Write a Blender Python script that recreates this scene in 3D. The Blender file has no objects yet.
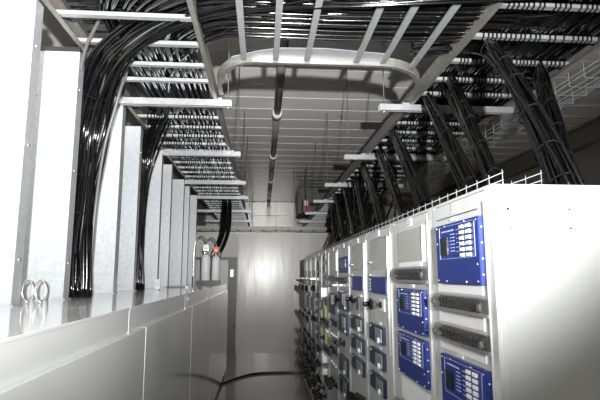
import bpy, math, random
from mathutils import Vector
random.seed(7)
scn = bpy.context.scene
col = scn.collection

# ------------------------------------------------------------------ camera
H = 1.8
cam_d = bpy.data.cameras.new('camera'); cam = bpy.data.objects.new('camera', cam_d); col.objects.link(cam)
cam_d.sensor_fit = 'HORIZONTAL'; cam_d.sensor_width = 36.0; cam_d.lens = 30.0
cam_d.clip_start = 0.02; cam_d.clip_end = 100
cam.location = (0, 0, H)
cam.rotation_euler = (math.radians(90 + 8.531), 0, math.radians(-4.298))
scn.camera = cam

# ------------------------------------------------------------------ world, lights, exposure
w = bpy.data.worlds.new('world'); scn.world = w; w.use_nodes = True
w.node_tree.nodes['Background'].inputs[0].default_value = (0.9, 0.95, 1.0, 1)
w.node_tree.nodes['Background'].inputs[1].default_value = 0.0
vs = scn.view_settings
vs.view_transform = 'Standard'; vs.look = 'None'; vs.gamma = 1.0; vs.use_curve_mapping = False
vs.exposure = 0.3

# the photographer's flash, held above the camera with its head tilted up
fl = bpy.data.lights.new('camera_flash_offscreen', 'SPOT'); flo = bpy.data.objects.new('camera_flash_offscreen', fl); col.objects.link(flo)
fl.energy = 3000; fl.color = (1.0, 0.995, 0.985); fl.shadow_soft_size = 0.035
fl.spot_size = math.radians(99); fl.spot_blend = 1.0
flo.location = (0.2, -0.9, 1.92)
flo.rotation_euler = (math.radians(90 + 31), 0, math.radians(12))

# ------------------------------------------------------------------ materials
def nodes(name):
    m = bpy.data.materials.new(name); m.use_nodes = True
    return m, m.node_tree.nodes, m.node_tree.links, m.node_tree.nodes['Principled BSDF']

def mat(name, c, rough=0.5, metal=0.0, var=0.0, scale=8.0, rvar=0.0, bump=0.0, bscale=40.0, coat=0.0, stretch=(1, 1, 1), spec=0.5):
    m, n, l, p = nodes(name)
    p.inputs['Base Color'].default_value = (*c, 1); p.inputs['Roughness'].default_value = rough
    p.inputs['Metallic'].default_value = metal; p.inputs['Coat Weight'].default_value = coat
    p.inputs['Specular IOR Level'].default_value = spec
    p.inputs['Coat Roughness'].default_value = 0.08
    if var or rvar or bump:
        tc = n.new('ShaderNodeTexCoord'); mp = n.new('ShaderNodeMapping'); mp.inputs['Scale'].default_value = stretch
        l.new(tc.outputs['Object'], mp.inputs['Vector'])
        nz = n.new('ShaderNodeTexNoise'); nz.inputs['Scale'].default_value = scale; nz.inputs['Detail'].default_value = 4
        l.new(mp.outputs['Vector'], nz.inputs['Vector'])
        if var:
            r = n.new('ShaderNodeValToRGB')
            r.color_ramp.elements[0].position = 0.3; r.color_ramp.elements[1].position = 0.7
            r.color_ramp.elements[0].color = (*[max(0, k * (1 - var)) for k in c], 1)
            r.color_ramp.elements[1].color = (*[min(1, k * (1 + var)) for k in c], 1)
            l.new(nz.outputs['Fac'], r.inputs['Fac']); l.new(r.outputs['Color'], p.inputs['Base Color'])
        if rvar:
            mr = n.new('ShaderNodeMapRange')
            mr.inputs['To Min'].default_value = max(0.02, rough - rvar); mr.inputs['To Max'].default_value = rough + rvar
            l.new(nz.outputs['Fac'], mr.inputs['Value']); l.new(mr.outputs['Result'], p.inputs['Roughness'])
        if bump:
            n2 = n.new('ShaderNodeTexNoise'); n2.inputs['Scale'].default_value = bscale
            l.new(mp.outputs['Vector'], n2.inputs['Vector'])
            b = n.new('ShaderNodeBump'); b.inputs['Strength'].default_value = bump; b.inputs['Distance'].default_value = 0.01
            l.new(n2.outputs['Fac'], b.inputs['Height']); l.new(b.outputs['Normal'], p.inputs['Normal'])
    return m

def clear(name, c, rough=0.08, alpha=0.35):
    m, n, l, p = nodes(name)
    p.inputs['Base Color'].default_value = (*c, 1); p.inputs['Roughness'].default_value = rough
    p.inputs['Alpha'].default_value = alpha; p.inputs['Specular IOR Level'].default_value = 0.8
    return m

M = {}
M['floor'] = mat('floor_epoxy', (0.36, 0.345, 0.32), 0.09, var=0.06, scale=1.5, rvar=0.03, bump=0.02, bscale=3)
M['ceiling'] = mat('ceiling_panel_paint', (0.93, 0.92, 0.895), 0.28, var=0.05, scale=1.2, bump=0.02, bscale=2)
M['joint'] = mat('ceiling_joint_white', (0.93, 0.92, 0.90), 0.4, var=0.05)
M['wall'] = mat('wall_paint', (0.66, 0.64, 0.6), 0.6, var=0.04, scale=2)
M['partition'] = mat('partition_enamel', (0.56, 0.54, 0.505), 0.26, var=0.05, scale=1.2, rvar=0.08, bump=0.35, bscale=2.4, stretch=(1.6, 1, .35))
M['far_panel'] = mat('far_steel_panel', (0.62, 0.61, 0.58), 0.28, metal=0.4, var=0.08, scale=2)
M['galv'] = mat('galvanised_sheet', (0.44, 0.462, 0.482), 0.4, metal=0.4, var=0.10, scale=26, rvar=0.08)
M['galv_rail'] = mat('galvanised_rail', (0.27, 0.26, 0.235), 0.42, metal=0.5, var=0.16, scale=18, rvar=0.1)
M['galv_rung'] = mat('galvanised_rung', (0.40, 0.41, 0.415), 0.38, metal=0.45, var=0.08, scale=22)
M['strut'] = mat('zinc_strut', (0.42, 0.435, 0.45), 0.34, metal=0.45, var=0.10, scale=22)
M['cable'] = mat('cable_black_pvc', (0.003, 0.003, 0.0035), 0.17, spec=0.75, bump=0.08, bscale=60)
M['cable_grey'] = mat('cable_grey_pvc', (0.10, 0.10, 0.105), 0.35)
M['tie'] = mat('tie_black_nylon', (0.004, 0.004, 0.004), 0.6, spec=0.2)
M['cab'] = mat('cabinet_light_grey', (0.56, 0.575, 0.57), 0.34, var=0.02, scale=3, bump=0.03, bscale=180)
M['cab_frame'] = mat('cabinet_frame_grey', (0.54, 0.555, 0.55), 0.3, var=0.03, scale=5)
M['cab_plate'] = mat('mounting_plate_grey', (0.52, 0.525, 0.51), 0.25, metal=0.2, var=0.05, scale=6)
M['white'] = mat('white_plastic', (0.86, 0.87, 0.88), 0.4, var=0.02)
M['ink'] = mat('label_ink', (0.12, 0.12, 0.13), 0.6)
M['blue'] = mat('relay_blue', (0.015, 0.033, 0.20), 0.36, var=0.06, scale=20)
M['blue_dark'] = mat('relay_dark_navy', (0.018, 0.022, 0.06), 0.3)
M['print'] = mat('relay_white_print', (0.42, 0.48, 0.78), 0.5)
M['lcd'] = mat('lcd_glass', (0.012, 0.016, 0.02), 0.1)
M['black'] = mat('black_plastic', (0.012, 0.012, 0.013), 0.35)
M['darkgrey'] = mat('dark_grey_metal', (0.10, 0.10, 0.10), 0.4, var=0.1)
M['steel'] = mat('bright_steel', (0.75, 0.75, 0.74), 0.2, metal=0.9)
M['smoke'] = clear('smoked_cover', (0.10, 0.09, 0.09), 0.1, 0.36)
M['sg'] = mat('switchgear_enamel', (0.56, 0.57, 0.565), 0.10, var=0.04, scale=2, rvar=0.03, coat=0.25)
M['orange'] = mat('orange_cap', (0.75, 0.13, 0.03), 0.4)
M['red'] = mat('signal_red', (0.42, 0.03, 0.03), 0.4)
M['brown'] = mat('brown_primer_steel', (0.26, 0.20, 0.15), 0.55, var=0.12, scale=10)
M['pipe'] = mat('grey_pipe', (0.20, 0.195, 0.185), 0.4, var=0.08)
M['green'] = mat('earth_green', (0.25, 0.34, 0.02), 0.45)

# ------------------------------------------------------------------ mesh helpers
OFF = {}
class MB:
    def __init__(s): s.v = []; s.f = []; s.sm = False
    def box(s, x0, x1, y0, y1, z0, z1):
        i = len(s.v)
        s.v += [(x, y, z) for z in (z0, z1) for y in (y0, y1) for x in (x0, x1)]
        s.f += [(i, i+2, i+3, i+1), (i+4, i+5, i+7, i+6), (i, i+1, i+5, i+4), (i+2, i+6, i+7, i+3), (i, i+4, i+6, i+2), (i+1, i+3, i+7, i+5)]
        return s
    def cham(s, x0, x1, y0, y1, z0, z1, b, face='-x'):
        """box whose -X face is chamfered by b on four edges"""
        i = len(s.v)
        s.v += [(x1, y0, z0), (x1, y1, z0), (x1, y1, z1), (x1, y0, z1),
                (x0 + b, y0, z0), (x0 + b, y1, z0), (x0 + b, y1, z1), (x0 + b, y0, z1),
                (x0, y0 + b, z0 + b), (x0, y1 - b, z0 + b), (x0, y1 - b, z1 - b), (x0, y0 + b, z1 - b)]
        s.f += [(i, i+1, i+2, i+3)]
        for k in range(4):
            j = (k + 1) % 4
            s.f += [(i+k, i+4+k, i+4+j, i+j), (i+4+k, i+8+k, i+8+j, i+4+j)]
        s.f += [(i+8, i+11, i+10, i+9)]
        return s
    def tube(s, pts, r, n=6, closed=False, cap=True):
        P = [Vector(p) for p in pts]; m = len(P); i0 = len(s.v); s.sm = True
        prev = None
        for k in range(m):
            if closed: t = P[(k+1) % m] - P[k-1]
            else: t = P[min(k+1, m-1)] - P[max(k-1, 0)]
            t.normalize()
            if prev is None:
                a = Vector((0, 0, 1)) if abs(t.z) < 0.9 else Vector((1, 0, 0))
                u = t.cross(a).normalized()
            else:
                u = (prev - t * prev.dot(t)).normalized()
            prev = u; v = t.cross(u)
            rr = r[k] if isinstance(r, (list, tuple)) else r
            for q in range(n):
                an = 2 * math.pi * q / n
                s.v.append(tuple(P[k] + u * (rr * math.cos(an)) + v * (rr * math.sin(an))))
        for k in range(m if closed else m - 1):
            k2 = (k + 1) % m
            for q in range(n):
                q2 = (q + 1) % n
                s.f.append((i0 + k*n + q, i0 + k*n + q2, i0 + k2*n + q2, i0 + k2*n + q))
        if cap and not closed:
            s.f.append(tuple(i0 + q for q in range(n))[::-1]); s.f.append(tuple(i0 + (m-1)*n + q for q in range(n)))
        return s
    def cyl(s, a, b, r, n=12, r2=None): return s.tube([a, b], [r, r if r2 is None else r2], n)
    def ribbon(s, pts, prof):
        """sweep a closed profile of (side, up) pairs along a horizontal path; side points left of travel"""
        P = [Vector(p) for p in pts]; m = len(P); n = len(prof); i0 = len(s.v)
        for k in range(m):
            t = P[min(k+1, m-1)] - P[max(k-1, 0)]; t.z = 0; t.normalize()
            sd = Vector((-t.y, t.x, 0))
            for (a, b) in prof: s.v.append(tuple(P[k] + sd * a + Vector((0, 0, b))))
        for k in range(m - 1):
            for q in range(n):
                q2 = (q + 1) % n
                s.f.append((i0 + k*n + q, i0 + k*n + q2, i0 + (k+1)*n + q2, i0 + (k+1)*n + q))
        s.f.append(tuple(i0 + q for q in range(n))[::-1]); s.f.append(tuple(i0 + (m-1)*n + q for q in range(n)))
        return s
    def build(s, name, m, parent=None, label=None, cat=None, group=None, kind=None, smooth=None, bevel=0.0):
        off = OFF.get(parent.name, Vector((0, 0, 0))) if parent else Vector((0, 0, 0))
        me = bpy.data.meshes.new(name)
        me.from_pydata([(x - off.x, y - off.y, z - off.z) for (x, y, z) in s.v], [], s.f)
        me.materials.append(M[m])
        if smooth if smooth is not None else s.sm:
            me.polygons.foreach_set('use_smooth', [len(f) <= 4 for f in s.f])
        me.update()
        o = bpy.data.objects.new(name, me); col.objects.link(o)
        if parent: o.parent = parent
        OFF[o.name] = off
        if bevel:
            b = o.modifiers.new('bevel', 'BEVEL'); b.width = bevel; b.segments = 2; b.limit_method = 'ANGLE'
        tag(o, label, cat, group, kind)
        return o

def tag(o, label=None, cat=None, group=None, kind=None):
    if label: o['label'] = label
    if cat: o['category'] = cat
    if group: o['group'] = group
    if kind: o['kind'] = kind
    return o

def thing(name, loc, label=None, cat=None, group=None, kind=None):
    o = bpy.data.objects.new(name, None); col.objects.link(o); o.location = loc; o.empty_display_size = 0.1
    OFF[o.name] = Vector(loc)
    return tag(o, label, cat, group, kind)

def box(name, m, parent, *a, **k): return MB().box(*a).build(name, m, parent, **k)

def spline(ctrl, n):
    """Catmull-Rom through control points, n samples per span"""
    P = [Vector(c) for c in ctrl]; P = [P[0] * 2 - P[1]] + P + [P[-1] * 2 - P[-2]]
    out = []
    for k in range(1, len(P) - 2):
        a, b, c, d = P[k-1:k+3]
        for q in range(n):
            t = q / n
            out.append(0.5 * ((2*b) + (c - a)*t + (2*a - 5*b + 4*c - d)*t*t + (3*b - a - 3*c + d)*t*t*t))
    out.append(P[-2]); return out

# ------------------------------------------------------------------ the room
YB, YF, XL, XR, ZC = -3.2, 20.6, -2.35, 7.2, 4.8
box('floor', 'floor', None, XL - .1, XR + .1, YB - .1, YF + .1, -0.1, 0.0, kind='structure')
box('wall_left', 'wall', None, XL - .1, XL, YB, YF, 0, ZC, kind='structure')
box('wall_right', 'wall', None, XR, XR + .1, YB, YF, 0, ZC, kind='structure')
box('wall_rear', 'wall', None, XL, XR, YB - .1, YB, 0, ZC, kind='structure')
wf = box('wall_far', 'wall', None, XL, XR, YF, YF + .1, 0, ZC, kind='structure')
for i in range(7):
    for (z0, z1) in ((2.9, 3.72), (3.74, 4.22), (4.24, 4.78)):
        x0 = -2.3 + i * 0.95
        box('wall_panel', 'far_panel', wf, x0, x0 + 0.935, YF - .02, YF + .005, z0, z1)
ce = box('ceiling', 'wall', None, XL - .1, XR + .1, YB - .1, YF + .1, ZC + .03, ZC + .12, kind='structure')
y = YB
me_p = me_j = None
k = 0
while y < YF - .01:
    y1 = min(y + 0.6, YF)
    if me_p is None:
        p = MB().box(XL - .05, XR + .05, 0.006, 0.594, ZC, ZC + .035).build('ceiling_panel', 'ceiling', ce); me_p = p.data
        j = MB().box(XL - .05, XR + .05, -0.007, 0.007, ZC - .004, ZC + .03).build('joint_strip', 'joint', ce); me_j = j.data
    else:
        p = bpy.data.objects.new('ceiling_panel', me_p); col.objects.link(p); p.parent = ce
        j = bpy.data.objects.new('joint_strip', me_j); col.objects.link(j); j.parent = ce
    p.location.y = y; j.location.y = y
    y += 0.6; k += 1

# end partition across the aisle, its panels and the door beside it
wp = box('wall_end', 'wall', None, XL, 2.3, 12.14, 12.22, 0, 2.78, kind='structure')
for (x0, x1) in ((-0.57, -0.185), (-0.18, 0.72), (0.725, 1.6), (1.605, 2.29)):
    box('wall_panel', 'partition', wp, x0, x1, 12.11, 12.145, 0.0, 2.79)
box('cap_rail', 'galv_rail', wp, XL, 2.3, 12.10, 12.24, 2.775, 2.82)
d1 = box('door_1', 'cab', None, -1.66, -0.80, 12.07, 12.139, 0.01, 2.15, kind='structure')
box('door_frame', 'darkgrey', d1, -0.80, -0.60, 12.02, 12.139, 0.0, 2.22)
box('door_frame', 'darkgrey', d1, -1.80, -1.66, 12.02, 12.139, 0.0, 2.22)
box('door_frame', 'darkgrey', d1, -1.66, -0.80, 12.02, 12.139, 2.15, 2.22)
box('lock_plate', 'steel', d1, -0.74, -0.68, 12.0, 12.02, 1.76, 1.92)
MB().cyl((-0.64, 12.0, 1.24), (-0.64, 12.03, 1.24), .03).build('lock_cylinder', 'black', d1)
MB().cyl((-0.64, 12.0, 0.62), (-0.64, 12.03, 0.62), .03).build('lock_cylinder', 'black', d1)

# ceiling beam beyond the cabinets
bm = thing('ceiling_beam', (6.4, 8, 4.38), 'dull grey steel beam under the ceiling panels beyond the cabinet row', 'beam')
box('web', 'galv_rail', bm, 6.44, 6.50, YB + .05, YF - .1, 4.40, 4.79)
box('lower_flange', 'brown', bm, 6.36, 6.58, YB + .05, YF - .1, 4.36, 4.41)
box('upper_flange', 'brown', bm, 6.36, 6.58, YB + .05, YF - .1, 4.76, 4.799)

# ------------------------------------------------------------------ left switchgear row
L, HL = -0.65, 1.634
edges_d = [-0.8, 1.06, 2.96, 4.86, 6.70, 8.40, 9.84]     # door joints
edges_f = [-0.8, 0.80, 2.70, 4.60, 6.50, 8.25, 9.84]     # top and fascia joints
names = ['light grey low switchgear unit before the one with the two ring bolts',
         'light grey low switchgear unit carrying the two ring bolts',
         'light grey low switchgear unit between the ring bolt unit and the white sticker unit',
         'light grey low switchgear unit with a small white sticker on its fascia',
         'light grey low switchgear unit next to the one under the gas bottles',
         'light grey low switchgear unit under the white gas bottles']
for i in range(6):
    a, b = edges_d[i], edges_d[i + 1]; fa, fb = edges_f[i], edges_f[i + 1]
    t = thing('switchgear_cabinet', (-1.3, (a + b) / 2, 0), names[i], 'cabinet', 'low switchgear row')
    box('body', 'sg', t, -2.1, L - .03, a + .004, b - .004, 0.08, 1.46)
    box('plinth', 'darkgrey', t, -2.1, L - .045, a, b, 0.0, 0.085)
    dr = MB().box(L - .035, L, a + .007, b - .007, 0.06, 1.508).build('door', 'sg', t, bevel=.004)
    box('door_edge', 'sg', dr, L - .034, L - .003, b - .011, b + .009, 0.07, 1.50)
    box('fascia', 'sg', t, L - .10, L - .03, fa + .003, fb - .003, 1.45, HL - .012)
    box('fascia_edge', 'sg', t, L - .095, L - .0285, fb - .009, fb + .007, 1.50, HL - .014)
    MB().box(-2.1, L - .026, fa + .002, fb - .002, HL - .014, HL).build('top_sheet', 'sg', t, bevel=.003)
    if i == 3:
        box('sticker', 'white', t, L - .0305, L - .0285, 4.72, 4.82, 1.565, 1.60)

# ring bolts and a small bracket standing on the unit tops
for (x, y, lb) in ((-1.375, 3.10, 'steel ring bolt standing on the switchgear top close to the broad first riser'),
                   (-1.30, 3.10, 'steel ring bolt standing on the switchgear top next to its twin on the aisle side')):
    t = thing('ring_bolt', (x, y, HL), lb, 'ring bolt', 'ring bolts on the switchgear')
    ring = [(x + .030 * math.cos(q * math.pi / 12), y, HL + .075 + .060 * math.sin(q * math.pi / 12)) for q in range(24)]
    MB().tube(ring, .0065, 8, closed=True).build('ring', 'steel', t)
    MB().cyl((x, y, HL), (x, y, HL + .02), .016, 12).build('shank', 'steel', t)
t = thing('clamp_bracket', (-1.17, 5.75, HL), 'small bent sheet bracket standing on the switchgear top between risers', 'bracket')
box('foot', 'strut', t, -1.24, -1.14, 5.70, 5.80, HL, HL + .008)
box('upright', 'strut', t, -1.21, -1.14, 5.79, 5.80, HL, HL + .12)
t = thing('flat_bar_offcut', (-1.1, 7.0, HL), 'flat dark bar lying on the switchgear top', 'bar')
box('bar', 'darkgrey', t, -1.28, -1.0, 6.9, 6.96, HL, HL + .015)
box('end_plate', 'galv', t, -1.02, -0.98, 6.88, 6.98, HL, HL + .02)

# ------------------------------------------------------------------ riser columns
colY = [2.84, 3.55, 4.70, 5.41, 6.60, 7.33, 8.50, 9.15, 10.2]
colLab = ['broad galvanised riser beside the two ring bolts, its top lost among the cables',
          'galvanised riser with black edging on top, just before the thick cable bundle',
          'galvanised riser rising right behind the thick cable bundle',
          'galvanised riser just before the second, thinner cable bundle',
          'galvanised riser right behind the second, thinner cable bundle',
          'galvanised riser second after the thinner cable bundle',
          'galvanised riser third after the thinner cable bundle',
          'galvanised riser last but one before the gas bottles',
          'galvanised riser standing beside the white gas bottles']
for i, y in enumerate(colY):
    zb = HL if y < 9.8 else 0.0
    zt = 3.41; xa, xb = -1.78, -1.34
    t = thing('riser_column', (-1.55, y, zb), colLab[i], 'column', 'galvanised cable risers')
    box('front_plate', 'galv', t, xa, xb - .004, y, y + .004, zb, zt)
    box('side_flange', 'galv', t, xb - .004, xb, y, y + .10, zb, zt)
    box('side_flange', 'galv', t, xa - .004, xa, y, y + .10, zb, zt)
    box('return_lip', 'galv', t, xb - .03, xb - .003, y + .096, y + .10, zb, zt)
    box('base_plate', 'strut', t, xa, xb + .015, y - .012, y + .11, zb, zb + .008)
    if i < 2:
        box('edge_trim', 'black', t, xa - .004, xb + .003, y - .004, y + .012, zt - .004, zt + .03)
    if i in (0, 1, 3):
        for z in (zb + .25, zb + .9, zb + 1.5):
            MB().cyl((xb - .002, y + .05, z), (xb + .006, y + .05, z), .009, 8).build('bolt_head', 'steel', t)
# ------------------------------------------------------------------ cable ladders
ZT = 3.46
C_PROF = lambda s, hh: [(0, 0), (0.035*s, 0), (0.035*s, .004), (0.004*s, .004), (0.004*s, hh-.004), (0.035*s, hh-.004), (0.035*s, hh), (0, hh)]
def rail(name, m, par, pts, s, hh=.11):
    pr = C_PROF(s, hh)
    if s < 0: pr = pr[::-1]
    return MB().ribbon(pts, pr).build(name, m, par)

def rung_set(par, xs, ys, m, mesh=None):
    me = mesh
    for y in ys:
        if me is None:
            o = MB().box(xs[0], xs[1], par.location.y - .022, par.location.y + .022, ZT + .012, ZT + .04).build('rung', m, par, bevel=.003); me = o.data
        else:
            o = bpy.data.objects.new('rung', me); col.objects.link(o); o.parent = par; tag(o)
        o.location.y = y - par.location.y

def tie_loops(par, x0, x1, ys, step, name='cable_ties'):
    b = MB()
    for y in ys:
        x = x0 + random.random() * step
        while x < x1:
            if random.random() < .86:
                sk = .012
                b.tube([(x, y - .03, ZT + .005), (x + sk*.5, y + .03, ZT + .004), (x + sk, y + .034, ZT + .06), (x + sk*.4, y - .034, ZT + .062)], .0065, 4, closed=True)
            x += step * random.uniform(.8, 1.25)
    return b.build(name, 'tie', par, kind='stuff')

XLl, XLr = -1.36, -0.445
ll = thing('cable_ladder', (-.9, 4.0, ZT), 'long galvanised cable ladder running above the low switchgear', 'cable ladder')
rail('side_rail', 'galv_rail', ll, [(XLr, 1.6, ZT), (XLr, 19.5, ZT)], 1)
rail('side_rail', 'galv_rail', ll, [(XLl, 1.6, ZT), (XLl, 19.5, ZT)], -1)
rung_y = [2.40, 2.77, 3.15, 3.54, 3.92, 4.25] + [4.92 + .37 * k for k in range(39)]
rung_set(ll, (XLl + .003, XLr - .003), rung_y, 'galv_rung')
tie_loops(ll, -1.25, -.55, [y for y in rung_y if y > 5.2 and y < 14], .033)

XRl, XRr = 1.435, 2.45
rl = thing('cable_ladder', (1.95, 4.0, ZT), 'long galvanised cable ladder running above the relay cabinets, rungs tied with nylon', 'cable ladder')
rail('side_rail', 'galv_rail', rl, [(XRl, 1.6, ZT), (XRl, 19.5, ZT)], -1, .13)
rail('side_rail', 'galv_rail', rl, [(XRr, 1.6, ZT), (XRr, 19.5, ZT)], 1, .13)
rr_y = [2.42, 2.83, 3.25, 3.67, 4.05, 4.40] + [4.95 + .37 * k for k in range(39)]
rung_set(rl, (XRl + .003, XRr - .003), rr_y, 'galv_rung')
tie_loops(rl, 1.52, 2.42, [y for y in rr_y if y < 12], .033)

cl = thing('cable_ladder', (.5, 3.0, ZT), 'short cable ladder crossing the aisle with rounded corner fittings', 'cable ladder')
pts = [(XLr + .03, 4.50, ZT), (XLr + .03, 4.36, ZT)]
for k in range(0, 13):
    an = k / 12 * math.pi / 2
    pts.append((-.05 - (.365) * math.cos(an), 4.30 - .55 * math.sin(an), ZT))
for k in range(0, 13):
    an = k / 12 * math.pi / 2
    pts.append((.93 + .475 * math.sin(an), 4.33 - .58 * math.cos(an), ZT))
pts += [(XRl - .03, 4.36, ZT), (XRl - .03, 4.52, ZT)]
MB().ribbon(pts, [(0, 0), (0, .075), (.004, .075), (.004, .004), (.04, .004), (.04, 0)]).build('curved_rail', 'galv_rail', cl)
rail('side_rail', 'galv_rail', cl, [(XLr + .04, 1.75, ZT), (XRl - .04, 1.75, ZT)], 1)
for x in (-.16, .09, .335, .73, .945, 1.20):
    MB().box(x - .022, x + .022, 1.76, 3.72 if x < 1.1 else 3.80, ZT + .006, ZT + .03).build('rung', 'galv_rung', cl, bevel=.003)
b = MB(); i0 = 0
lo = [(-.30, 3.93), (-.12, 3.79), (0.0, 3.748), (.45, 3.748), (.92, 3.748)]
hi = [(-.26, 3.74), (-.05, 3.62), (0.1, 3.56), (.45, 3.54), (.95, 3.60)]
b.v = [(x, y, ZT + .031) for x, y in lo] + [(x, y, ZT + .031) for x, y in hi] + [(x, y, ZT + .035) for x, y in lo] + [(x, y, ZT + .035) for x, y in hi]
for q in range(4):
    b.f += [(q, q+5, q+6, q+1), (q+10, q+11, q+16, q+15), (q, q+1, q+11, q+10), (q+5, q+15, q+16, q+6)]
b.f += [(0, 10, 15, 5), (4, 9, 19, 14)]
b.build('corner_plate', 'galv', cl)

# support brackets with their hanger rods
by_l = [(2.55, 'above the broad first riser'), (4.66, 'at the rounded corner'), (6.70, 'first beyond the rounded corner'), (8.85, 'second beyond the rounded corner'), (10.6, 'third beyond the rounded corner'), (12.9, 'first beyond the end partition'), (15.3, 'second beyond the end partition'), (17.6, 'last before the far wall')]
for (y, s) in by_l:
    t = thing('support_bracket', (-.9, y, ZT - .06), 'zinc bracket under the ladder over the low switchgear, ' + s, 'bracket', 'brackets under the switchgear ladder')
    b = MB().box(-1.75, -.31, y - .03, y + .03, ZT - .004, ZT)
    b.box(-1.75, -.31, y - .03, y - .026, ZT - .062, ZT - .004).box(-1.75, -.31, y + .026, y + .03, ZT - .062, ZT - .004)
    b.box(-1.75, -.31, y - .026, y - .012, ZT - .062, ZT - .057).box(-1.75, -.31, y + .012, y + .026, ZT - .062, ZT - .057)
    b.build('strut', 'strut', t)
    MB().cyl((-.345, y, ZT - .09), (-.345, y, ZC - .004), .006, 6).build('hanger_rod', 'darkgrey', t)
    MB().cyl((-.345, y, ZT - .08), (-.345, y, ZT - .062), .014, 6).build('nut', 'steel', t)
    box('rail_clamp', 'strut', t, -.44, -.40, y - .03, y + .03, ZT, ZT + .018)
by_r = [(2.55, 'over the nearest cabinets'), (4.66, 'at the rounded corner'), (6.75, 'first beyond the rounded corner'), (8.95, 'second beyond the rounded corner'), (11.0, 'third beyond the rounded corner'), (13.2, 'first beyond the end partition'), (15.3, 'second beyond the end partition')]
for (y, s) in by_r:
    t = thing('support_bracket', (1.8, y, ZT - .06), 'zinc bracket under the ladder over the relay cabinets, ' + s, 'bracket', 'brackets under the relay cabinet ladder')
    b = MB().box(1.13, 2.58, y - .03, y + .03, ZT - .004, ZT)
    b.box(1.13, 2.58, y - .03, y - .026, ZT - .062, ZT - .004).box(1.13, 2.58, y + .026, y + .03, ZT - .062, ZT - .004)
    b.box(1.13, 2.58, y - .026, y - .012, ZT - .062, ZT - .057).box(1.13, 2.58, y + .012, y + .026, ZT - .062, ZT - .057)
    b.build('strut', 'strut', t)
    for x in (1.18, 2.53):
        MB().cyl((x, y, ZT - .09), (x, y, ZC - .004), .006, 6).build('hanger_rod', 'darkgrey', t)
        MB().cyl((x, y, ZT - .08), (x, y, ZT - .062), .014, 6).build('nut', 'steel', t)
    if y < 14:
        MB().cyl((1.18, y, ZT + .62), (1.18, y, ZT + .67), .012, 6).build('rod_coupler', 'darkgrey', t)
    box('rail_clamp', 'strut', t, 1.36, 1.43, y - .03, y + .03, ZT, ZT + .018)

# wire basket beside the relay ladder
wb = thing('wire_basket_tray', (2.7, 5, 3.38), 'zinc wire basket tray beside the ladder over the relay cabinets', 'cable tray')
for (x, z) in ((2.57, 3.44), (2.57, 3.40), (2.62, 3.375), (2.70, 3.375), (2.78, 3.375), (2.86, 3.40), (2.86, 3.44)):
    MB().cyl((x, 2.6, z), (x, 9.5, z), .0035, 5).build('long_wire', 'strut', wb)
for k in range(34):
    y = 2.65 + k * .2
    MB().tube([(2.57, y, 3.50), (2.57, y, 3.38), (2.575, y, 3.372), (2.855, y, 3.372), (2.86, y, 3.38), (2.86, y, 3.50)], .0035, 5).build('cross_wire', 'strut', wb)

# ------------------------------------------------------------------ relay cabinets
R, HT, DEP = 0.72, 2.085, 0.80
ce_y = [1.50, 2.06, 2.70, 3.37, 4.04, 4.68, 5.31, 5.95, 6.60, 7.25, 7.90, 8.55]
clab = ['light grey relay cabinet with the broad blank end panel and two smoked test blocks',
        'light grey relay cabinet with one smoked test block over two blue relays',
        'light grey cabinet with a small blue relay, beside the one with two large blue relays',
        'light grey relay cabinet with a small blue relay and knobs below three meters',
        'light grey relay cabinet with a tall navy display over a clear cover',
        'light grey relay cabinet with navy relay low on a plain door',
        'light grey relay cabinet with white boxes and a yellow-green strip',
        'light grey relay cabinet with two columns of small dark meters, after the yellow-green strip',
        'light grey relay cabinet with black switch rows, third from the far end',
        'light grey relay cabinet with black switch rows, last but one before the partition',
        'light grey relay cabinet with black switch rows at the end facing the partition']
XF = R - .009
def put(par, name, m, y0, y1, z0, z1, d0, d1, **k):
    """box on the cabinet front; d = how far it stands proud"""
    return MB().box(XF - d1, XF - d0, y0, y1, z0, z1).build(name, m, par, **k)
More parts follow.
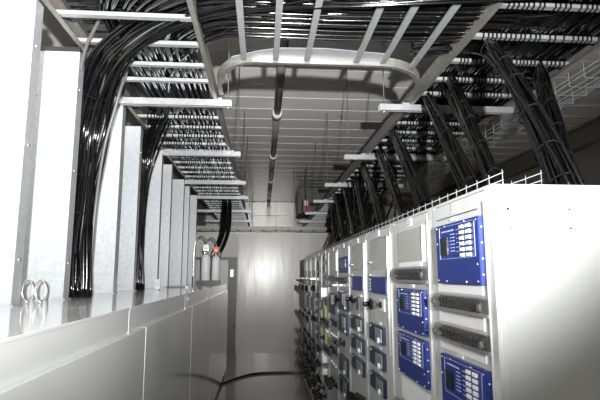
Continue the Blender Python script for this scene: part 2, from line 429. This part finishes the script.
def relay(par, y0, y1, z0, z1):
    wy, wz = y1 - y0, z1 - z0
    Y = lambda u: y1 - u * wy        # u from the far side (left in view) to the near side
    Z = lambda v: z0 + v * wz
    d = .02
    r = MB().cham(XF - d, XF + .004, y0, y1, z0, z1, .002).build('relay', 'blue', par, label='blue protection relay with keypad')
    box('case_side', 'blue', r, XF - d + .004, XF, y0 - .0015, y0 + .0005, z0 + .004, z1 - .004)
    MB().box(XF - d - .003, XF - d + .001, Y(.31), Y(.14), Z(.48), Z(.77)).build('screen', 'lcd', r)
    b = MB()
    for i in range(6):
        for j in range(2):
            u = .63 + j * .135; v = .865 - i * .088
            b.cham(XF - d - .006, XF - d + .001, Y(u + .082), Y(u), Z(v), Z(v + .054), .0012)
    b.build('keypad', 'white', r, kind='stuff')
    b = MB()
    fx0, fx1 = XF - d - .001, XF - d + .0005
    for (u0, u1, v0, v1) in ((.1, .93, .41, .417), (.1, .93, .953, .96), (.1, .108, .41, .96), (.922, .93, .41, .96)):
        b.box(fx0, fx1, Y(u1), Y(u0), Z(v0), Z(v1))
    for q in range(6):
        b.box(fx0, fx1, Y(.48), Y(.38), Z(.80 - q * .055), Z(.815 - q * .055))
        b.box(fx0, fx1, Y(.60), Y(.53), Z(.86 - q * .07), Z(.872 - q * .07))
    b.box(fx0, fx1, Y(.46), Y(.16), Z(.86), Z(.885))
    b.build('printed_frame', 'print', r, kind='stuff')
    b = MB()
    for (u, v) in ((.04, .95), (.96, .95), (.04, .05), (.96, .05), (.04, .68), (.96, .3), (.25, .04), (.72, .04), (.25, .96), (.72, .97)):
        b.cyl((XF - d - .003, Y(u), Z(v)), (XF - d + .002, Y(u), Z(v)), .004, 8)
    b.build('screws', 'steel', r, kind='stuff')
    b = MB()
    for q in range(4):
        b.cyl((XF - d * .5, y0 - .003, Z(.15 + q * .23)), (XF - d * .5, y0, Z(.15 + q * .23)), .003, 8)
    b.build('case_rivets', 'white', r, kind='stuff')
    return r
def test_block(par, y0, y1, z0, z1, full=True):
    t = MB().box(XF - .019, XF + .004, y0 + .03, y1 - .03, z0 + .010, z1 - .008).build('test_block', 'black', par, label='smoked clear test block')
    n = 12; b = MB()
    for q in range(n):
        yy = y0 + .03 + (y1 - y0 - .06) * q / n
        b.box(XF - .032, XF - .018, yy, yy + (y1 - y0) / n * .55, z0 + (z1 - z0) * .52, z1 - .014)
        b.cyl((XF - .03, yy + .008, z0 + (z1 - z0) * .3), (XF - .018, yy + .008, z0 + (z1 - z0) * .3), .006, 6)
    b.build('terminals', 'black', t, kind='stuff')
    MB().cham(XF - .042, XF - .02, y0, y1, z0, z1, .012).build('cover', 'smoke', t, label='smoked clear cover')
    box('base_strip', 'cab_plate', t, XF - .022, XF - .018, y0 + .002, y1 - .002, z0, z0 + .012)
    for yy in (y0 + .018, y1 - .018):
        MB().cyl((XF - .046, yy, (z0 + z1) / 2), (XF - .036, yy, (z0 + z1) / 2), .012, 12).build('cover_screw', 'darkgrey', t)
    return t
def knob(par, y, z, s=1.0):
    kb = MB().cyl((XF - .014, y, z), (XF + .002, y, z), .026 * s, 14).build('rotary_switch', 'black', par)
    b = MB().cyl((XF - .05 * s, y, z), (XF - .013, y, z), .012 * s, 10)
    b.build('spindle', 'black', kb)
    MB().cham(XF - .075 * s, XF - .045 * s, y - .011 * s, y + .011 * s, z - .032 * s, z + .032 * s, .006 * s).build('handle', 'black', kb)
    return kb
def meter(par, y0, y1, z0, z1):
    m = MB().cham(XF - .022, XF + .002, y0, y1, z0, z1, .004).build('meter', 'blue_dark', par, label='dark meter with pale window and white dial')
    w_ = y1 - y0; h_ = z1 - z0
    box('window', 'cab_plate', m, XF - .025, XF - .021, y0 + .05 * w_, y0 + .5 * w_, z0 + .12 * h_, z1 - .12 * h_)
    for q in range(3):
        box('tab', 'blue_dark', m, XF - .027, XF - .024, y0 + .08 * w_ + q * .14 * w_, y0 + .12 * w_ + q * .14 * w_, z0 + .3 * h_, z1 - .16 * h_)
    MB().cyl((XF - .034, y0 + .22 * w_, z0 + .2 * h_), (XF - .02, y0 + .22 * w_, z0 + .2 * h_), .017, 12).build('dial', 'white', m)
    MB().cyl((XF - .024, y1 - .12 * w_, z1 - .15 * h_), (XF - .02, y1 - .12 * w_, z1 - .15 * h_), .008, 8).build('lamp', 'white', m)
    return m
def nameplate(par, yc, z0, z1, w_=.06):
    n = put(par, 'nameplate', 'white', yc - w_/2, yc + w_/2, z0, z1, -.001, .003)
    b = MB(); hh = (z1 - z0)
    for q in range(2):
        b.box(XF - .0038, XF - .0025, yc - w_*.36, yc + w_*.36, z0 + hh*(.25 + .32*q), z0 + hh*(.37 + .32*q))
    b.build('engraved_lines', 'cab_plate', n, kind='stuff')
    return n
def lamp_row(par, ys, z, m='white', r=.012):
    for y in ys:
        MB().cyl((XF - .02, y, z), (XF + .002, y, z), r, 10).build('indicator_lamp', m, par)

for i in range(11):
    a, b_ = ce_y[i], ce_y[i + 1]
    t = thing('relay_cabinet', (R + DEP / 2, (a + b_) / 2, 0), clab[i], 'cabinet', 'relay cabinets')
    MB().box(R, R + DEP, a + .0015, b_ - .0015, 0.08, HT).build('body', 'cab', t, bevel=.004)
    box('plinth', 'darkgrey', t, R + .03, R + DEP - .02, a, b_, 0, .09)
    fr = MB()
    fr.box(R - .008, R + .001, a + .002, a + .045, .09, HT - .002).box(R - .008, R + .001, b_ - .032, b_ - .002, .09, HT - .002)
    fr.box(R - .008, R + .001, a + .045, b_ - .032, .09, .14).box(R - .008, R + .001, a + .045, b_ - .032, HT - .012, HT - .002)
    fr.build('front_frame', 'cab_frame', t)
    dr = MB().box(XF, R + .001, a + .049, b_ - .036, .145, HT - .015).build('door', 'cab', t, bevel=.003)
    box('hinge_strip', 'cab_frame', t, R - .014, R - .007, a + .041, a + .047, .2, HT - .05)
    wdt = b_ - a
    yc = (a + b_) / 2
    if i == 0:
        nameplate(t, 1.79, 2.028, 2.066, .055); nameplate(t, 1.81, 2.0, 2.014, .06)
        put(t, 'slot_line', 'black', 1.60, 1.99, 2.016, 2.0195, -.001, .001)
        relay(t, 1.557, 1.95, 1.768, 1.99)
        put(t, 'blank_plate', 'white', 1.585, 1.99, 1.735, 1.764, -.001, .004)
        test_block(t, 1.515, 1.965, 1.668, 1.730)
        put(t, 'blank_plate', 'white', 1.585, 1.99, 1.622, 1.664, -.001, .004)
        test_block(t, 1.515, 1.965, 1.556, 1.618)
        put(t, 'blank_plate', 'white', 1.585, 1.99, 1.522, 1.550, -.001, .004)
        nameplate(t, 1.80, 1.507, 1.519, .05)
        relay(t, 1.557, 1.95, 1.282, 1.504)
        test_block(t, 1.515, 1.965, 1.18, 1.24); relay(t, 1.557, 1.95, .9, 1.12)
        # bolts on the blank end panel
        for (x, z, m_) in ((.765, 2.005, 'black'), (.965, 2.005, 'steel'), (.77, 1.945, 'steel'), (.965, 1.945, 'steel')):
            MB().cyl((x, a - .004, z), (x, a + .004, z), .0042, 8).build('panel_bolt', m_, t)
        box('panel_fold', 'cab_frame', t, R + .022, R + .0235, a - .0005, a + .002, .1, HT - .01)
    elif i == 1:
        nameplate(t, 2.37, 2.033, 2.07, .07)
        put(t, 'inner_plate', 'cab_plate', 2.18, 2.58, 1.865, 2.018, -.001, .004)
        put(t, 'plate_edge', 'steel', 2.172, 2.182, 1.86, 2.02, -.001, .007)
        put(t, 'blank_plate', 'white', 2.2, 2.56, 1.84, 1.862, -.001, .004)
        test_block(t, 2.075, 2.60, 1.765, 1.835)
        relay(t, 2.14, 2.57, 1.54, 1.735); nameplate(t, 2.36, 1.742, 1.757, .06)
        relay(t, 2.14, 2.57, 1.325, 1.52)
        put(t, 'blank_plate', 'white', 2.15, 2.58, 1.20, 1.30, -.001, .004)
        test_block(t, 2.10, 2.62, 1.12, 1.19); relay(t, 2.14, 2.57, .86, 1.06)
    elif i in (2, 3):
        y0, y1 = a + .12, b_ - .13
        nameplate(t, yc, 2.036, 2.07, .07)
        put(t, 'slot_line', 'black', y0, y1, 2.020, 2.024, -.001, .001)
        put(t, 'inner_plate', 'cab_plate', y0, y1, 1.835, 2.015, -.001, .004)
        put(t, 'plate_edge', 'steel', y0 - .012, y0 - .002, 1.36, 2.02, -.001, .006)
        r = MB().cham(XF - .016, XF + .002, y0, y1, 1.69, 1.79, .003).build('relay', 'blue', t, label='small blue relay')
        b = MB()
        for q in range(4): b.cyl((XF - .019, y1 - .03, 1.71 + q * .02), (XF - .014, y1 - .03, 1.71 + q * .02), .005, 6)
        b.build('status_lamps', 'white', r, kind='stuff')
        lamp_row(t, [y1 - .01], 1.88, 'steel', .01); lamp_row(t, [y1 - .01], 1.80, 'steel', .01)
        put(t, 'switch_plate', 'white', yc - .13, yc + .0, 1.59, 1.66, -.001, .005)
        knob(t, b_ - .10, 1.615, 1.3); knob(t, yc - .06, 1.625, .8)
        zz = 1.40
        for q in range(3):
            meter(t, a + .20 if i == 2 else y0 - .0, y1 + .01, zz - q * .145, zz + .10 - q * .145)
            put(t, 'meter_label', 'white', yc - .03, yc + .03, zz + .106 - q * .145, zz + .12 - q * .145, -.001, .003)
        if i == 3:
            for q in range(4): knob(t, a + .16 + q * .09, .955 - .01 * q, .9)
        else:
            for q in range(3): knob(t, a + .2 + q * .12, .93, .9)
        for q in range(2): meter(t, y0, y1, .62 - q * .16, .74 - q * .16)
    elif i == 4:
        nameplate(t, yc, 2.036, 2.07, .07)
        r = MB().cham(XF - .012, XF + .002, a + .06, b_ - .12, 1.82, 1.955, .003).build('relay', 'blue', t, label='navy display')
        box('screen', 'lcd', r, XF - .014, XF - .011, a + .16, b_ - .2, 1.86, 1.93)
        test_block(t, a - .0 + .02, b_ - .02, 1.725, 1.79)
        for q in range(2):
            r = MB().cham(XF - .022, XF + .002, a + .10, b_ - .13, 1.50 - q * .19, 1.66 - q * .19, .004).build('relay', 'blue_dark', t, label='dark navy relay')
            box('screen', 'cab_plate', r, XF - .025, XF - .021, a + .16, yc, 1.55 - q * .19, 1.64 - q * .19)
            MB().cyl((XF - .03, a + .14, 1.53 - q * .19), (XF - .02, a + .14, 1.53 - q * .19), .014, 10).build('dial', 'white', r)
        knob(t, b_ - .1, 1.58, 1.3); knob(t, b_ - .12, 1.22, 1.0); knob(t, yc, 1.22, 1.0)
        for q in range(2):
            meter(t, a + .12, b_ - .14, .98 - q * .18, 1.12 - q * .18)
        for q in range(3): knob(t, a + .16 + q * .14, .66, 1.0)
    elif i == 5:
        nameplate(t, yc, 2.036, 2.07, .07)
        put(t, 'inner_plate', 'cab_plate', a + .12, b_ - .12, 1.84, 2.015, -.001, .004)
        test_block(t, a + .02, b_ - .02, 1.735, 1.80)
        put(t, 'rail_bar', 'steel', a + .02, b_ - .02, 1.70, 1.715, .01, .05)
        r = MB().cham(XF - .02, XF + .002, a + .12, b_ - .12, 1.42, 1.62, .004).build('relay', 'blue_dark', t, label='dark navy relay')
        for q in range(3): knob(t, a + .15 + q * .16, 1.34, 1.1)
        lamp_row(t, [a + .15, a + .3, a + .45], 1.22)
        for q in range(3): knob(t, a + .15 + q * .16, 1.08, 1.1)
        lamp_row(t, [a + .15, a + .3, a + .45], .95)
        for q in range(3): knob(t, a + .15 + q * .16, .78, 1.1)
    elif i == 6:
        nameplate(t, yc, 2.036, 2.07, .07)
        for q in range(3):
            put(t, 'small_display', 'darkgrey', yc - .06, yc + .10, 1.96 - q * .13, 2.02 - q * .13 if q == 0 else 2.04 - q * .13, -.001, .015)
        put(t, 'white_box', 'white', yc - .07, yc + .11, 1.56, 1.66, -.001, .06)
        put(t, 'brown_relay', 'brown', yc - .04, yc + .08, 1.43, 1.53, -.001, .03)
        put(t, 'earth_strip', 'green', yc - .07, yc - .03, .98, 1.44, -.001, .02, label='yellow-green strip')
        put(t, 'white_box', 'white', yc - .06, yc + .10, .86, .97, -.001, .05)
        put(t, 'white_box', 'white', yc - .06, yc + .10, .66, .80, -.001, .05)
        lamp_row(t, [a + .1, a + .2], 1.2); knob(t, b_ - .14, 1.3); knob(t, b_ - .14, 1.1); knob(t, b_ - .14, .55); knob(t, yc, .5)
    else:
        nameplate(t, yc, 2.036, 2.07, .07)
        rnd = random.Random(i)
        if i == 7:
            for q in range(2): put(t, 'small_display', 'darkgrey', a + .16, b_ - .2, 1.72 + q * .14, 1.83 + q * .14, -.001, .015)
            for r_ in range(6):
                for c_ in range(2): put(t, 'small_meter', 'darkgrey', a + .14 + c_ * .2, a + .27 + c_ * .2, 1.02 + r_ * .1, 1.08 + r_ * .1, -.001, .02)
        else:
            put(t, 'inner_plate', 'cab_plate', a + .12, b_ - .12, 1.86, 2.0, -.001, .004)
            put(t, 'rail_bar', 'steel', a + .02, b_ - .02, 1.74, 1.76, .01, .07)
            put(t, 'small_display', 'blue_dark', a + .14, b_ - .16, 1.32, 1.50, -.001, .02)
            for q in range(3): knob(t, a + .15 + q * .16, 1.62, 1.4)
            for q in range(3): knob(t, a + .15 + q * .16, 1.22, 1.3)
        for r_, z in enumerate((.92, .74, .56, .38)):
            for c_ in range(3): knob(t, a + .14 + c_ * .17, z, rnd.uniform(1.0, 1.4))
            lamp_row(t, [a + .12, a + .29, a + .46], z - .085, 'white', .012)

# wire basket on the cabinet roofs
wr = thing('wire_basket_tray', (.86, 5, HT), 'narrow zinc wire basket running along the relay cabinet roofs', 'cable tray')
for (x, z) in ((.80, .055), (.80, .03), (.80, .005), (.84, .005), (.90, .005), (.935, .005), (.935, .03), (.935, .055)):
    MB().cyl((x, 1.585, HT + z), (x, 8.5, HT + z), .0016, 5).build('long_wire', 'strut', wr)
for k in range(70):
    y = 1.59 + k * .1
    if y > 8.5: break
    MB().tube([(.80, y, HT + .066), (.80, y, HT + .003), (.935, y, HT + .003), (.935, y, HT + .066)], .0016, 5).build('cross_wire', 'strut', wr)

# ------------------------------------------------------------------ cables
def frames(P):
    out = []; prev = None; m = len(P)
    for k in range(m):
        t = (P[min(k+1, m-1)] - P[max(k-1, 0)]).normalized()
        if prev is None:
            a = Vector((0, 1, 0)) if abs(t.y) < .8 else Vector((1, 0, 0))
            u = t.cross(a).normalized()
        else: u = (prev - t * prev.dot(t)).normalized()
        prev = u; out.append((u, t.cross(u)))
    return out

def bundle(ctrl, wu, wv, n, r, label, group, seg=7, ties=(), spread=None, wander=.5, tie_label=None, grey=0):
    """n cables following one spine; wu, wv half sizes of the bundle section (per control point lists allowed)"""
    P = spline(ctrl, seg); F = frames(P); m = len(P); nc = len(ctrl)
    def lerp(l, k):
        if not isinstance(l, (list, tuple)): return l
        f = k / (m - 1) * (len(l) - 1); i = min(int(f), len(l) - 2); return l[i] + (l[i+1] - l[i]) * (f - i)
    made = []
    for c in range(n):
        # quasi-even spots in the unit disc
        rad = math.sqrt((c + .5) / n); an = c * 2.399963
        du, dv = rad * math.cos(an), rad * math.sin(an)
        ph = random.random() * 6.28; fr = random.uniform(.5, 1.4)
        pts = []
        for k in range(m):
            u, v = F[k]; s = k / (m - 1)
            wob = wander * r * 1.6
            a = du * lerp(wu, k) + wob * math.sin(ph + fr * 6.28 * s)
            b = dv * lerp(wv, k) + wob * math.cos(ph * 1.7 + fr * 5 * s)
            if wander > 1:
                a += .012 * math.sin(ph * 3 + 23 * s * fr); b += .010 * math.sin(ph * 5 + 19 * s)
            pts.append(P[k] + u * a + v * b)
        o = MB().tube(pts, r * random.uniform(.85, 1.15), 6).build('cable', 'cable_grey' if c < grey else 'cable', None,
            (label.replace('black', 'dark grey') if c < grey else label), 'cable', group)
        made.append(o)
    for s in ties:
        k = int(s * (m - 1)); u, v = F[k]
        a, b = lerp(wu, k) * .95 + r * 1.1, lerp(wv, k) * .95 + r * 1.1
        ring = [P[k] + u * (a * math.cos(q * math.pi / 10)) + v * (b * math.sin(q * math.pi / 10)) for q in range(20)]
        MB().tube(ring, .004, 5, closed=True).build('cable_tie', 'tie', None, tie_label, 'cable tie', group + ' ties')
    return made

# thick bundle between the second and third risers, rising and bending onto the crossing ladder
LBL1 = 'black cable in the thick bundle rising before the third riser'
bundle([(-1.40, 3.95, 1.63), (-1.42, 3.98, 2.1), (-1.42, 4.05, 2.62), (-1.38, 4.03, 3.0), (-1.27, 3.82, 3.27), (-1.06, 3.52, 3.44), (-.62, 3.2, 3.56), (-.05, 2.95, 3.60), (.7, 2.75, 3.59), (1.75, 2.6, 3.59)],
       [.095, .085, .09, .11, .12, .11, .14, .17, .18, .18], [.14, .13, .14, .15, .14, .11, .06, .04, .04, .04], 40, .0115, LBL1, 'thick riser bundle',
       ties=(.04, .09, .15, .21, .29, .36, .43), tie_label='black nylon tie around the thick riser bundle', grey=3, wander=1.5)
LBL2 = 'black cable in the thinner second riser bundle before the fifth riser'
bundle([(-1.40, 5.80, 1.63), (-1.41, 5.85, 2.3), (-1.40, 5.9, 2.9), (-1.34, 5.85, 3.25), (-1.18, 5.55, 3.48), (-.98, 5.0, 3.56), (-.85, 4.2, 3.58), (-.5, 3.5, 3.60), (.1, 3.15, 3.59), (1.7, 3.05, 3.58)],
       [.05, .05, .06, .08, .10, .10, .12, .14, .14, .14], [.12, .12, .13, .14, .12, .08, .05, .04, .04, .04], 22, .012, LBL2, 'thinner riser bundle',
       ties=(.06, .13, .2, .27), tie_label='black nylon tie around the thinner riser bundle', wander=1.4)
# stray cables looping in front of the thick bundle
for pts, m_, lb in (([(-1.32, 4.0, 1.8), (-1.31, 4.0, 2.3), (-1.27, 4.0, 2.8), (-1.16, 3.95, 3.25), (-1.10, 3.9, 3.50), (-1.05, 3.2, 3.62), (-1.0, 2.2, 3.6)], 'cable_grey', 'dark grey stray cable looping up in front of the thick riser bundle'),
                    ([(-1.36, 3.68, 2.9), (-1.37, 3.66, 3.2), (-1.28, 3.5, 3.42), (-1.08, 3.2, 3.58), (-.98, 2.6, 3.62), (-.95, 1.9, 3.62)], 'cable_grey', 'dark grey stray cable hugging the black-edged riser'),
                    ([(-1.42, 3.1, 2.9), (-1.50, 3.0, 3.3), (-1.52, 2.8, 3.7), (-1.3, 2.4, 4.0)], 'cable', 'black cable rising beside the broad first riser')):
    MB().tube(spline(pts, 8), .013, 7).build('cable', m_, None, lb, 'cable')

# cables that run along the crossing ladder and turn into the ladder over the switchgear
LBL3 = 'black cable turning from the crossing ladder into the ladder over the switchgear'
N3 = 40
for c in range(N3):
    q = c / (N3 - 1); lay = c % 2
    yy = 3.42 - .95 * q + random.uniform(-.02, .02)
    xx = -.56 - .55 * q + random.uniform(-.02, .02)
    z = ZT + .052 + .026 * lay + random.uniform(0, .02)
    rr = .38 + .5 * q
    ctrl = [(1.9, yy - .1 + random.uniform(-.05, .05), z), (1.2, yy - .03, z), (.55, yy + random.uniform(-.015, .015), z), (xx + rr, yy, z)]
    for s in (25, 50, 70): 
        an = math.radians(s); ctrl.append((xx + rr - rr * math.sin(an), yy + rr * (1 - math.cos(an)) * 1.1, z))
    ctrl += [(xx, yy + rr * 1.25, z)]
    yk = yy + rr * 1.25
    while yk < 9: yk += 2.2; ctrl.append((xx + random.uniform(-.015, .015), yk, z))
    ctrl.append((xx, 18.5, z))
    MB().tube(spline(ctrl, 3), .0125 * random.uniform(.85, 1.2), 6).build('cable', 'cable', None, LBL3, 'cable', 'cables turning off the crossing ladder')
# cables that run straight across the aisle
LBL4 = 'black cable lying straight across the aisle on the crossing ladder'
for c in range(34):
    yy = 1.95 + .048 * c; z = ZT + .10 + random.uniform(0, .05)
    ctrl = [(-1.3, yy + random.uniform(-.05, .05), z)]
    for x in (-.7, -.1, .5, 1.1, 1.7): ctrl.append((x, yy + random.uniform(-.025, .025), z + random.uniform(-.012, .012)))
    ctrl.append((2.4, yy + random.uniform(-.05, .05), z))
    MB().tube(spline(ctrl, 3), .0125 * random.uniform(.85, 1.25), 6).build('cable', 'cable', None, LBL4, 'cable', 'cables straight across the crossing ladder')
b = MB()
for c in range(70):
    yy = 1.9 + .022 * c; z = ZT + .17 + random.uniform(0, .05)
    b.tube(spline([(-1.3, yy, z)] + [(x, yy + random.uniform(-.02, .02), z) for x in (-.5, .2, .9, 1.6)] + [(2.4, yy, z)], 2), .013, 5)
b.build('cable_heap', 'cable', None, 'upper layers of black cables heaped on the crossing ladder', 'cables', kind='stuff')
# cables along the relay ladder
LBL5 = 'black cable lying along the ladder above the relay cabinets'
for c in range(40):
    xx = 1.50 + .0235 * c; z = ZT + .055 + random.uniform(0, .03)
    ctrl = [(xx + random.uniform(-.02, .02), yk, z) for yk in (1.7, 2.6, 3.6, 5, 6.5, 8.5, 11, 14, 19)]
    MB().tube(spline(ctrl, 2), .0125 * random.uniform(.85, 1.2), 6).build('cable', 'cable', None, LBL5, 'cable', 'cables along the relay ladder')
b = MB()
for c in range(60):
    xx = 1.48 + .016 * c; z = ZT + .10 + random.uniform(0, .05)
    b.tube(spline([(xx + random.uniform(-.02, .02), yk, z) for yk in (1.7, 3.0, 4.5, 6.5, 9, 12, 19)], 2), .013, 5)
b.build('cable_heap', 'cable', None, 'upper layers of black cables heaped along the ladder over the relay cabinets', 'cables', kind='stuff')
b = MB()
for c in range(42):
    xx = -1.28 + .018 * c; z = ZT + .12 + random.uniform(0, .05)
    b2 = [(xx + random.uniform(-.02, .02), yk, z) for yk in (3.9 + random.uniform(0, .6), 5.2, 7, 9, 12, 19)]
    b.tube(spline(b2, 2), .013, 5)
b.build('cable_heap', 'cable', None, 'upper layers of black cables heaped along the ladder over the switchgear', 'cables', kind='stuff')

# bundles dropping from the relay ladder to the cabinet roofs
ordn = ['first', 'second', 'third', 'fourth', 'fifth', 'sixth', 'seventh', 'eighth', 'ninth', 'tenth', 'eleventh']
drops = [ # (start x, start y, land x, land y, n, width)
    (1.60, 3.42, 1.20, 1.86, 16, .062),
    (2.26, 3.80, 1.28, 1.95, 14, .07),
    (1.64, 4.15, 1.20, 2.34, 15, .07),
    (1.55, 4.50, 1.20, 2.62, 16, .078),
    (1.50, 5.62, 1.20, 3.40, 13, .075),
    (1.55, 6.50, 1.20, 3.98, 11, .06),
    (1.52, 7.45, 1.20, 4.78, 11, .065),
    (1.58, 8.4, 1.20, 5.6, 10, .085),
    (1.55, 9.4, 1.20, 6.3, 9, .09),
    (1.55, 10.4, 1.20, 7.1, 9, .09),
    (1.58, 11.4, 1.20, 7.9, 8, .09)]
for i, (sx, sy, lx, ly, n, wd) in enumerate(drops):
    z0 = 3.50
    ctrl = [(sx + .03, sy + .22, 3.56), (sx + .01, sy + .07, 3.54), (sx, sy, z0)] if i else [(sx - .42, sy + .30, 3.60), (sx - .17, sy + .14, 3.58), (sx, sy, z0)]
    if i == 1: ctrl = [(sx + .02, sy + 1.2, 3.57), (sx + .01, sy + .35, 3.57), (sx, sy, z0)]
    for q in (.16, .34, .52, .70, .86, 1.0):
        ctrl.append((sx + (lx - sx) * q, sy + (ly - sy) * q ** (.88 if i == 0 else .97), z0 + (HT - .004 - z0) * q ** (1.12 if i == 0 else 1.03)))
    lb = 'black cable in the %s bundle from the blank end panel, dropping to the cabinet roofs' % ordn[i]
    bundle(ctrl, [wd, wd, wd * .95, wd * .85, wd * .8, wd * .8, wd * .85], [.035, .035, .03, .03, .028, .028, .035], n, .0125, lb, '%s drop bundle' % ordn[i],
           seg=5, wander=.9, ties=(.36, .5, .62, .74, .86, .95), tie_label='black nylon tie around the %s drop bundle from the blank end panel' % ordn[i])
# black fill of thinner drops among the far bundles
b = MB()
for c in range(40):
    sy = random.uniform(7.5, 12); sx = random.uniform(1.5, 2.3); ly = sy - random.uniform(1.2, 2.6); lx = random.uniform(1.0, 1.45)
    if ly > 8.5: ly = random.uniform(6.5, 8.4)
    b.tube(spline([(sx, sy + .6, 3.56), (sx, sy, 3.52), ((sx + lx) / 2 + .08, sy * .45 + ly * .55, 2.8), (lx, ly, HT)], 5), .013, 5)
b.build('cable_drops', 'cable', None, 'tangle of black cables dropping among the far bundles', 'cables', kind='stuff')

# cable across the floor
MB().tube(spline([(1.1, 9.55, .02), (.72, 9.62, .018), (.3, 9.62, .018), (-.1, 9.55, .018), (-.4, 9.2, .018), (-.62, 8.78, .018), (-.75, 8.6, .018)], 6), .018, 8).build('floor_cable', 'cable', None, 'single black cable lying across the glossy floor before the partition', 'cable')

# ------------------------------------------------------------------ far left bottles, hanging cables
def bottle(x, y, s, lb):
    t = thing('gas_bottle', (x, y, HL), lb, 'gas bottle', 'gas bottles on the switchgear')
    prof = [(0, .07), (.02, .085), (.42, .085), (.47, .07), (.50, .03)]
    MB().tube([(x, y, HL + .05 + z * s) for z, r in prof], [r * s for z, r in prof], 16).build('body', 'white', t)
    MB().tube([(x, y, HL), (x, y, HL + .06)], [.075 * s, .06 * s], 14).build('base_ring', 'darkgrey', t)
    MB().cyl((x, y, HL + .05 + .5 * s), (x, y, HL + .10 + .5 * s), .03 * s, 10).build('valve', 'steel', t)
    box('valve_cap', 'orange' if 'orange' in lb else 'steel', t, x - .055 * s, x + .055 * s, y - .05 * s, y + .05 * s, HL + .10 + .5 * s, HL + .21 + .5 * s)
    box('gauge', 'white', t, x - .02 * s, x + .02 * s, y - .056 * s, y - .049 * s, HL + .13 + .5 * s, HL + .17 + .5 * s)
    hose = spline([(x, y, HL + .2 + .5 * s), (x - .02, y + .02, HL + .32 + .5 * s), (x - .12, y + .05, HL + .38 + .5 * s), (x - .22, y + .06, HL + .2 + .5 * s), (x - .24, y + .08, HL)], 5)
    MB().tube(hose, .012, 6).build('hose', 'steel', t)
bottle(-.86, 9.5, .95, 'white gas bottle with an orange valve cap at the end of the switchgear')
bottle(-1.03, 9.35, 1.0, 'white gas bottle with a bare steel valve next to the riser')
box('bottle_tray', 'black', None, -1.16, -.74, 9.15, 9.24, HL, HL + .07, label='low black box before the gas bottles on the switchgear', cat='box')
for k in range(7):
    x = -.78 + random.uniform(-.08, .1)
    MB().tube(spline([(x - .05, 11.0, 3.5), (x + .02, 10.5, 3.3), (x + .04, 10.1, 2.75), (x - .04, 9.95, 2.4), (x - .12, 9.9, 2.2), (x - .25, 9.95, 1.7)], 5), .02, 6).build('cable', 'cable', None, 'black cable hanging in the loop behind the gas bottles', 'cable', 'cables behind the gas bottles')

# ------------------------------------------------------------------ ceiling pipe, far fittings
pp = thing('ceiling_pipe', (.25, 8, 4.66), 'dark grey pipe with white couplings running under the ceiling', 'pipe')
ys = [2.3, 5.5, 8.7, 11.95, 15.1, 18.3, 20.5]
for k in range(6):
    MB().cyl((.24, ys[k] + .08, 4.66), (.24, ys[k + 1] - .08, 4.66), .062, 14).build('pipe_length', 'pipe', pp)
    MB().cyl((.24, ys[k + 1] - .14, 4.66), (.24, ys[k + 1] + .14, 4.66), .082, 14).build('coupling', 'white', pp, smooth=True)
    MB().cyl((.24, ys[k] + .3, 4.66), (.24, ys[k] + .3, ZC), .008, 6).build('pipe_hanger', 'darkgrey', pp)
t = thing('alarm_beacon', (1.2, 14, 3.6), 'red alarm box with a white label hung from the ceiling beyond the partition', 'alarm')
box('housing', 'red', t, 1.14, 1.30, 13.95, 14.1, 3.55, 3.92)
box('label_plate', 'white', t, 1.17, 1.27, 13.94, 13.952, 3.74, 3.88)
MB().cyl((1.22, 14.0, 3.92), (1.22, 14.0, ZC - .004), .01, 6).build('hanger_rod', 'darkgrey', t)
t = thing('air_duct', (1.7, 16, 3.2), 'dark boxy air duct beyond the alarm box', 'duct')
box('duct_body', 'darkgrey', t, 1.15, 3.0, 15.6, 17.2, 3.75, 4.5)
for x in (1.2, 2.95): MB().cyl((x, 16.4, 4.5), (x, 16.4, ZC - .004), .012, 6).build('hanger_rod', 'darkgrey', t)
box('duct_flange', 'darkgrey', t, 1.12, 3.03, 15.58, 15.64, 3.72, 4.53)
# tray across the back, seen past the blank end panel
t = thing('cable_ladder', (4.8, 15, 3.3), 'weathered cable ladder crossing the back beyond the relay cabinets', 'cable ladder')
for y in (14.6, 15.4): box('side_rail', 'galv_rail', t, 2.7, 7.15, y, y + .03, 4.0, 4.12)
for k in range(12): box('rung', 'galv_rung', t, 2.9 + k * .36, 2.95 + k * .36, 14.63, 15.4, 4.01, 4.04)

t = thing('cable_ladder', (.6, 14.2, 3.05), 'dull cable ladder crossing just above the end partition', 'cable ladder')
for y in (14.0, 14.5): box('side_rail', 'galv_rail', t, -1.9, 3.2, y, y + .03, 3.05, 3.15)
for k in range(14): box('rung', 'galv_rung', t, -1.8 + k * .36, -1.75 + k * .36, 14.03, 14.5, 3.06, 3.09)
for x in (-1.6, .9, 2.8): MB().cyl((x, 14.25, 3.05), (x, 14.25, ZC - .004), .008, 6).build('hanger_rod', 'darkgrey', t)
for k in range(9):
    MB().tube(spline([(x, 14.1 + k * .045 + random.uniform(-.02, .02), 3.10 + .02 * (k % 2)) for x in (-1.8, -.5, .6, 1.8, 3.1)], 4), .018, 6).build('cable', 'cable', None, 'black cable lying on the dull ladder just above the end partition', 'cable', 'cables above the end partition')
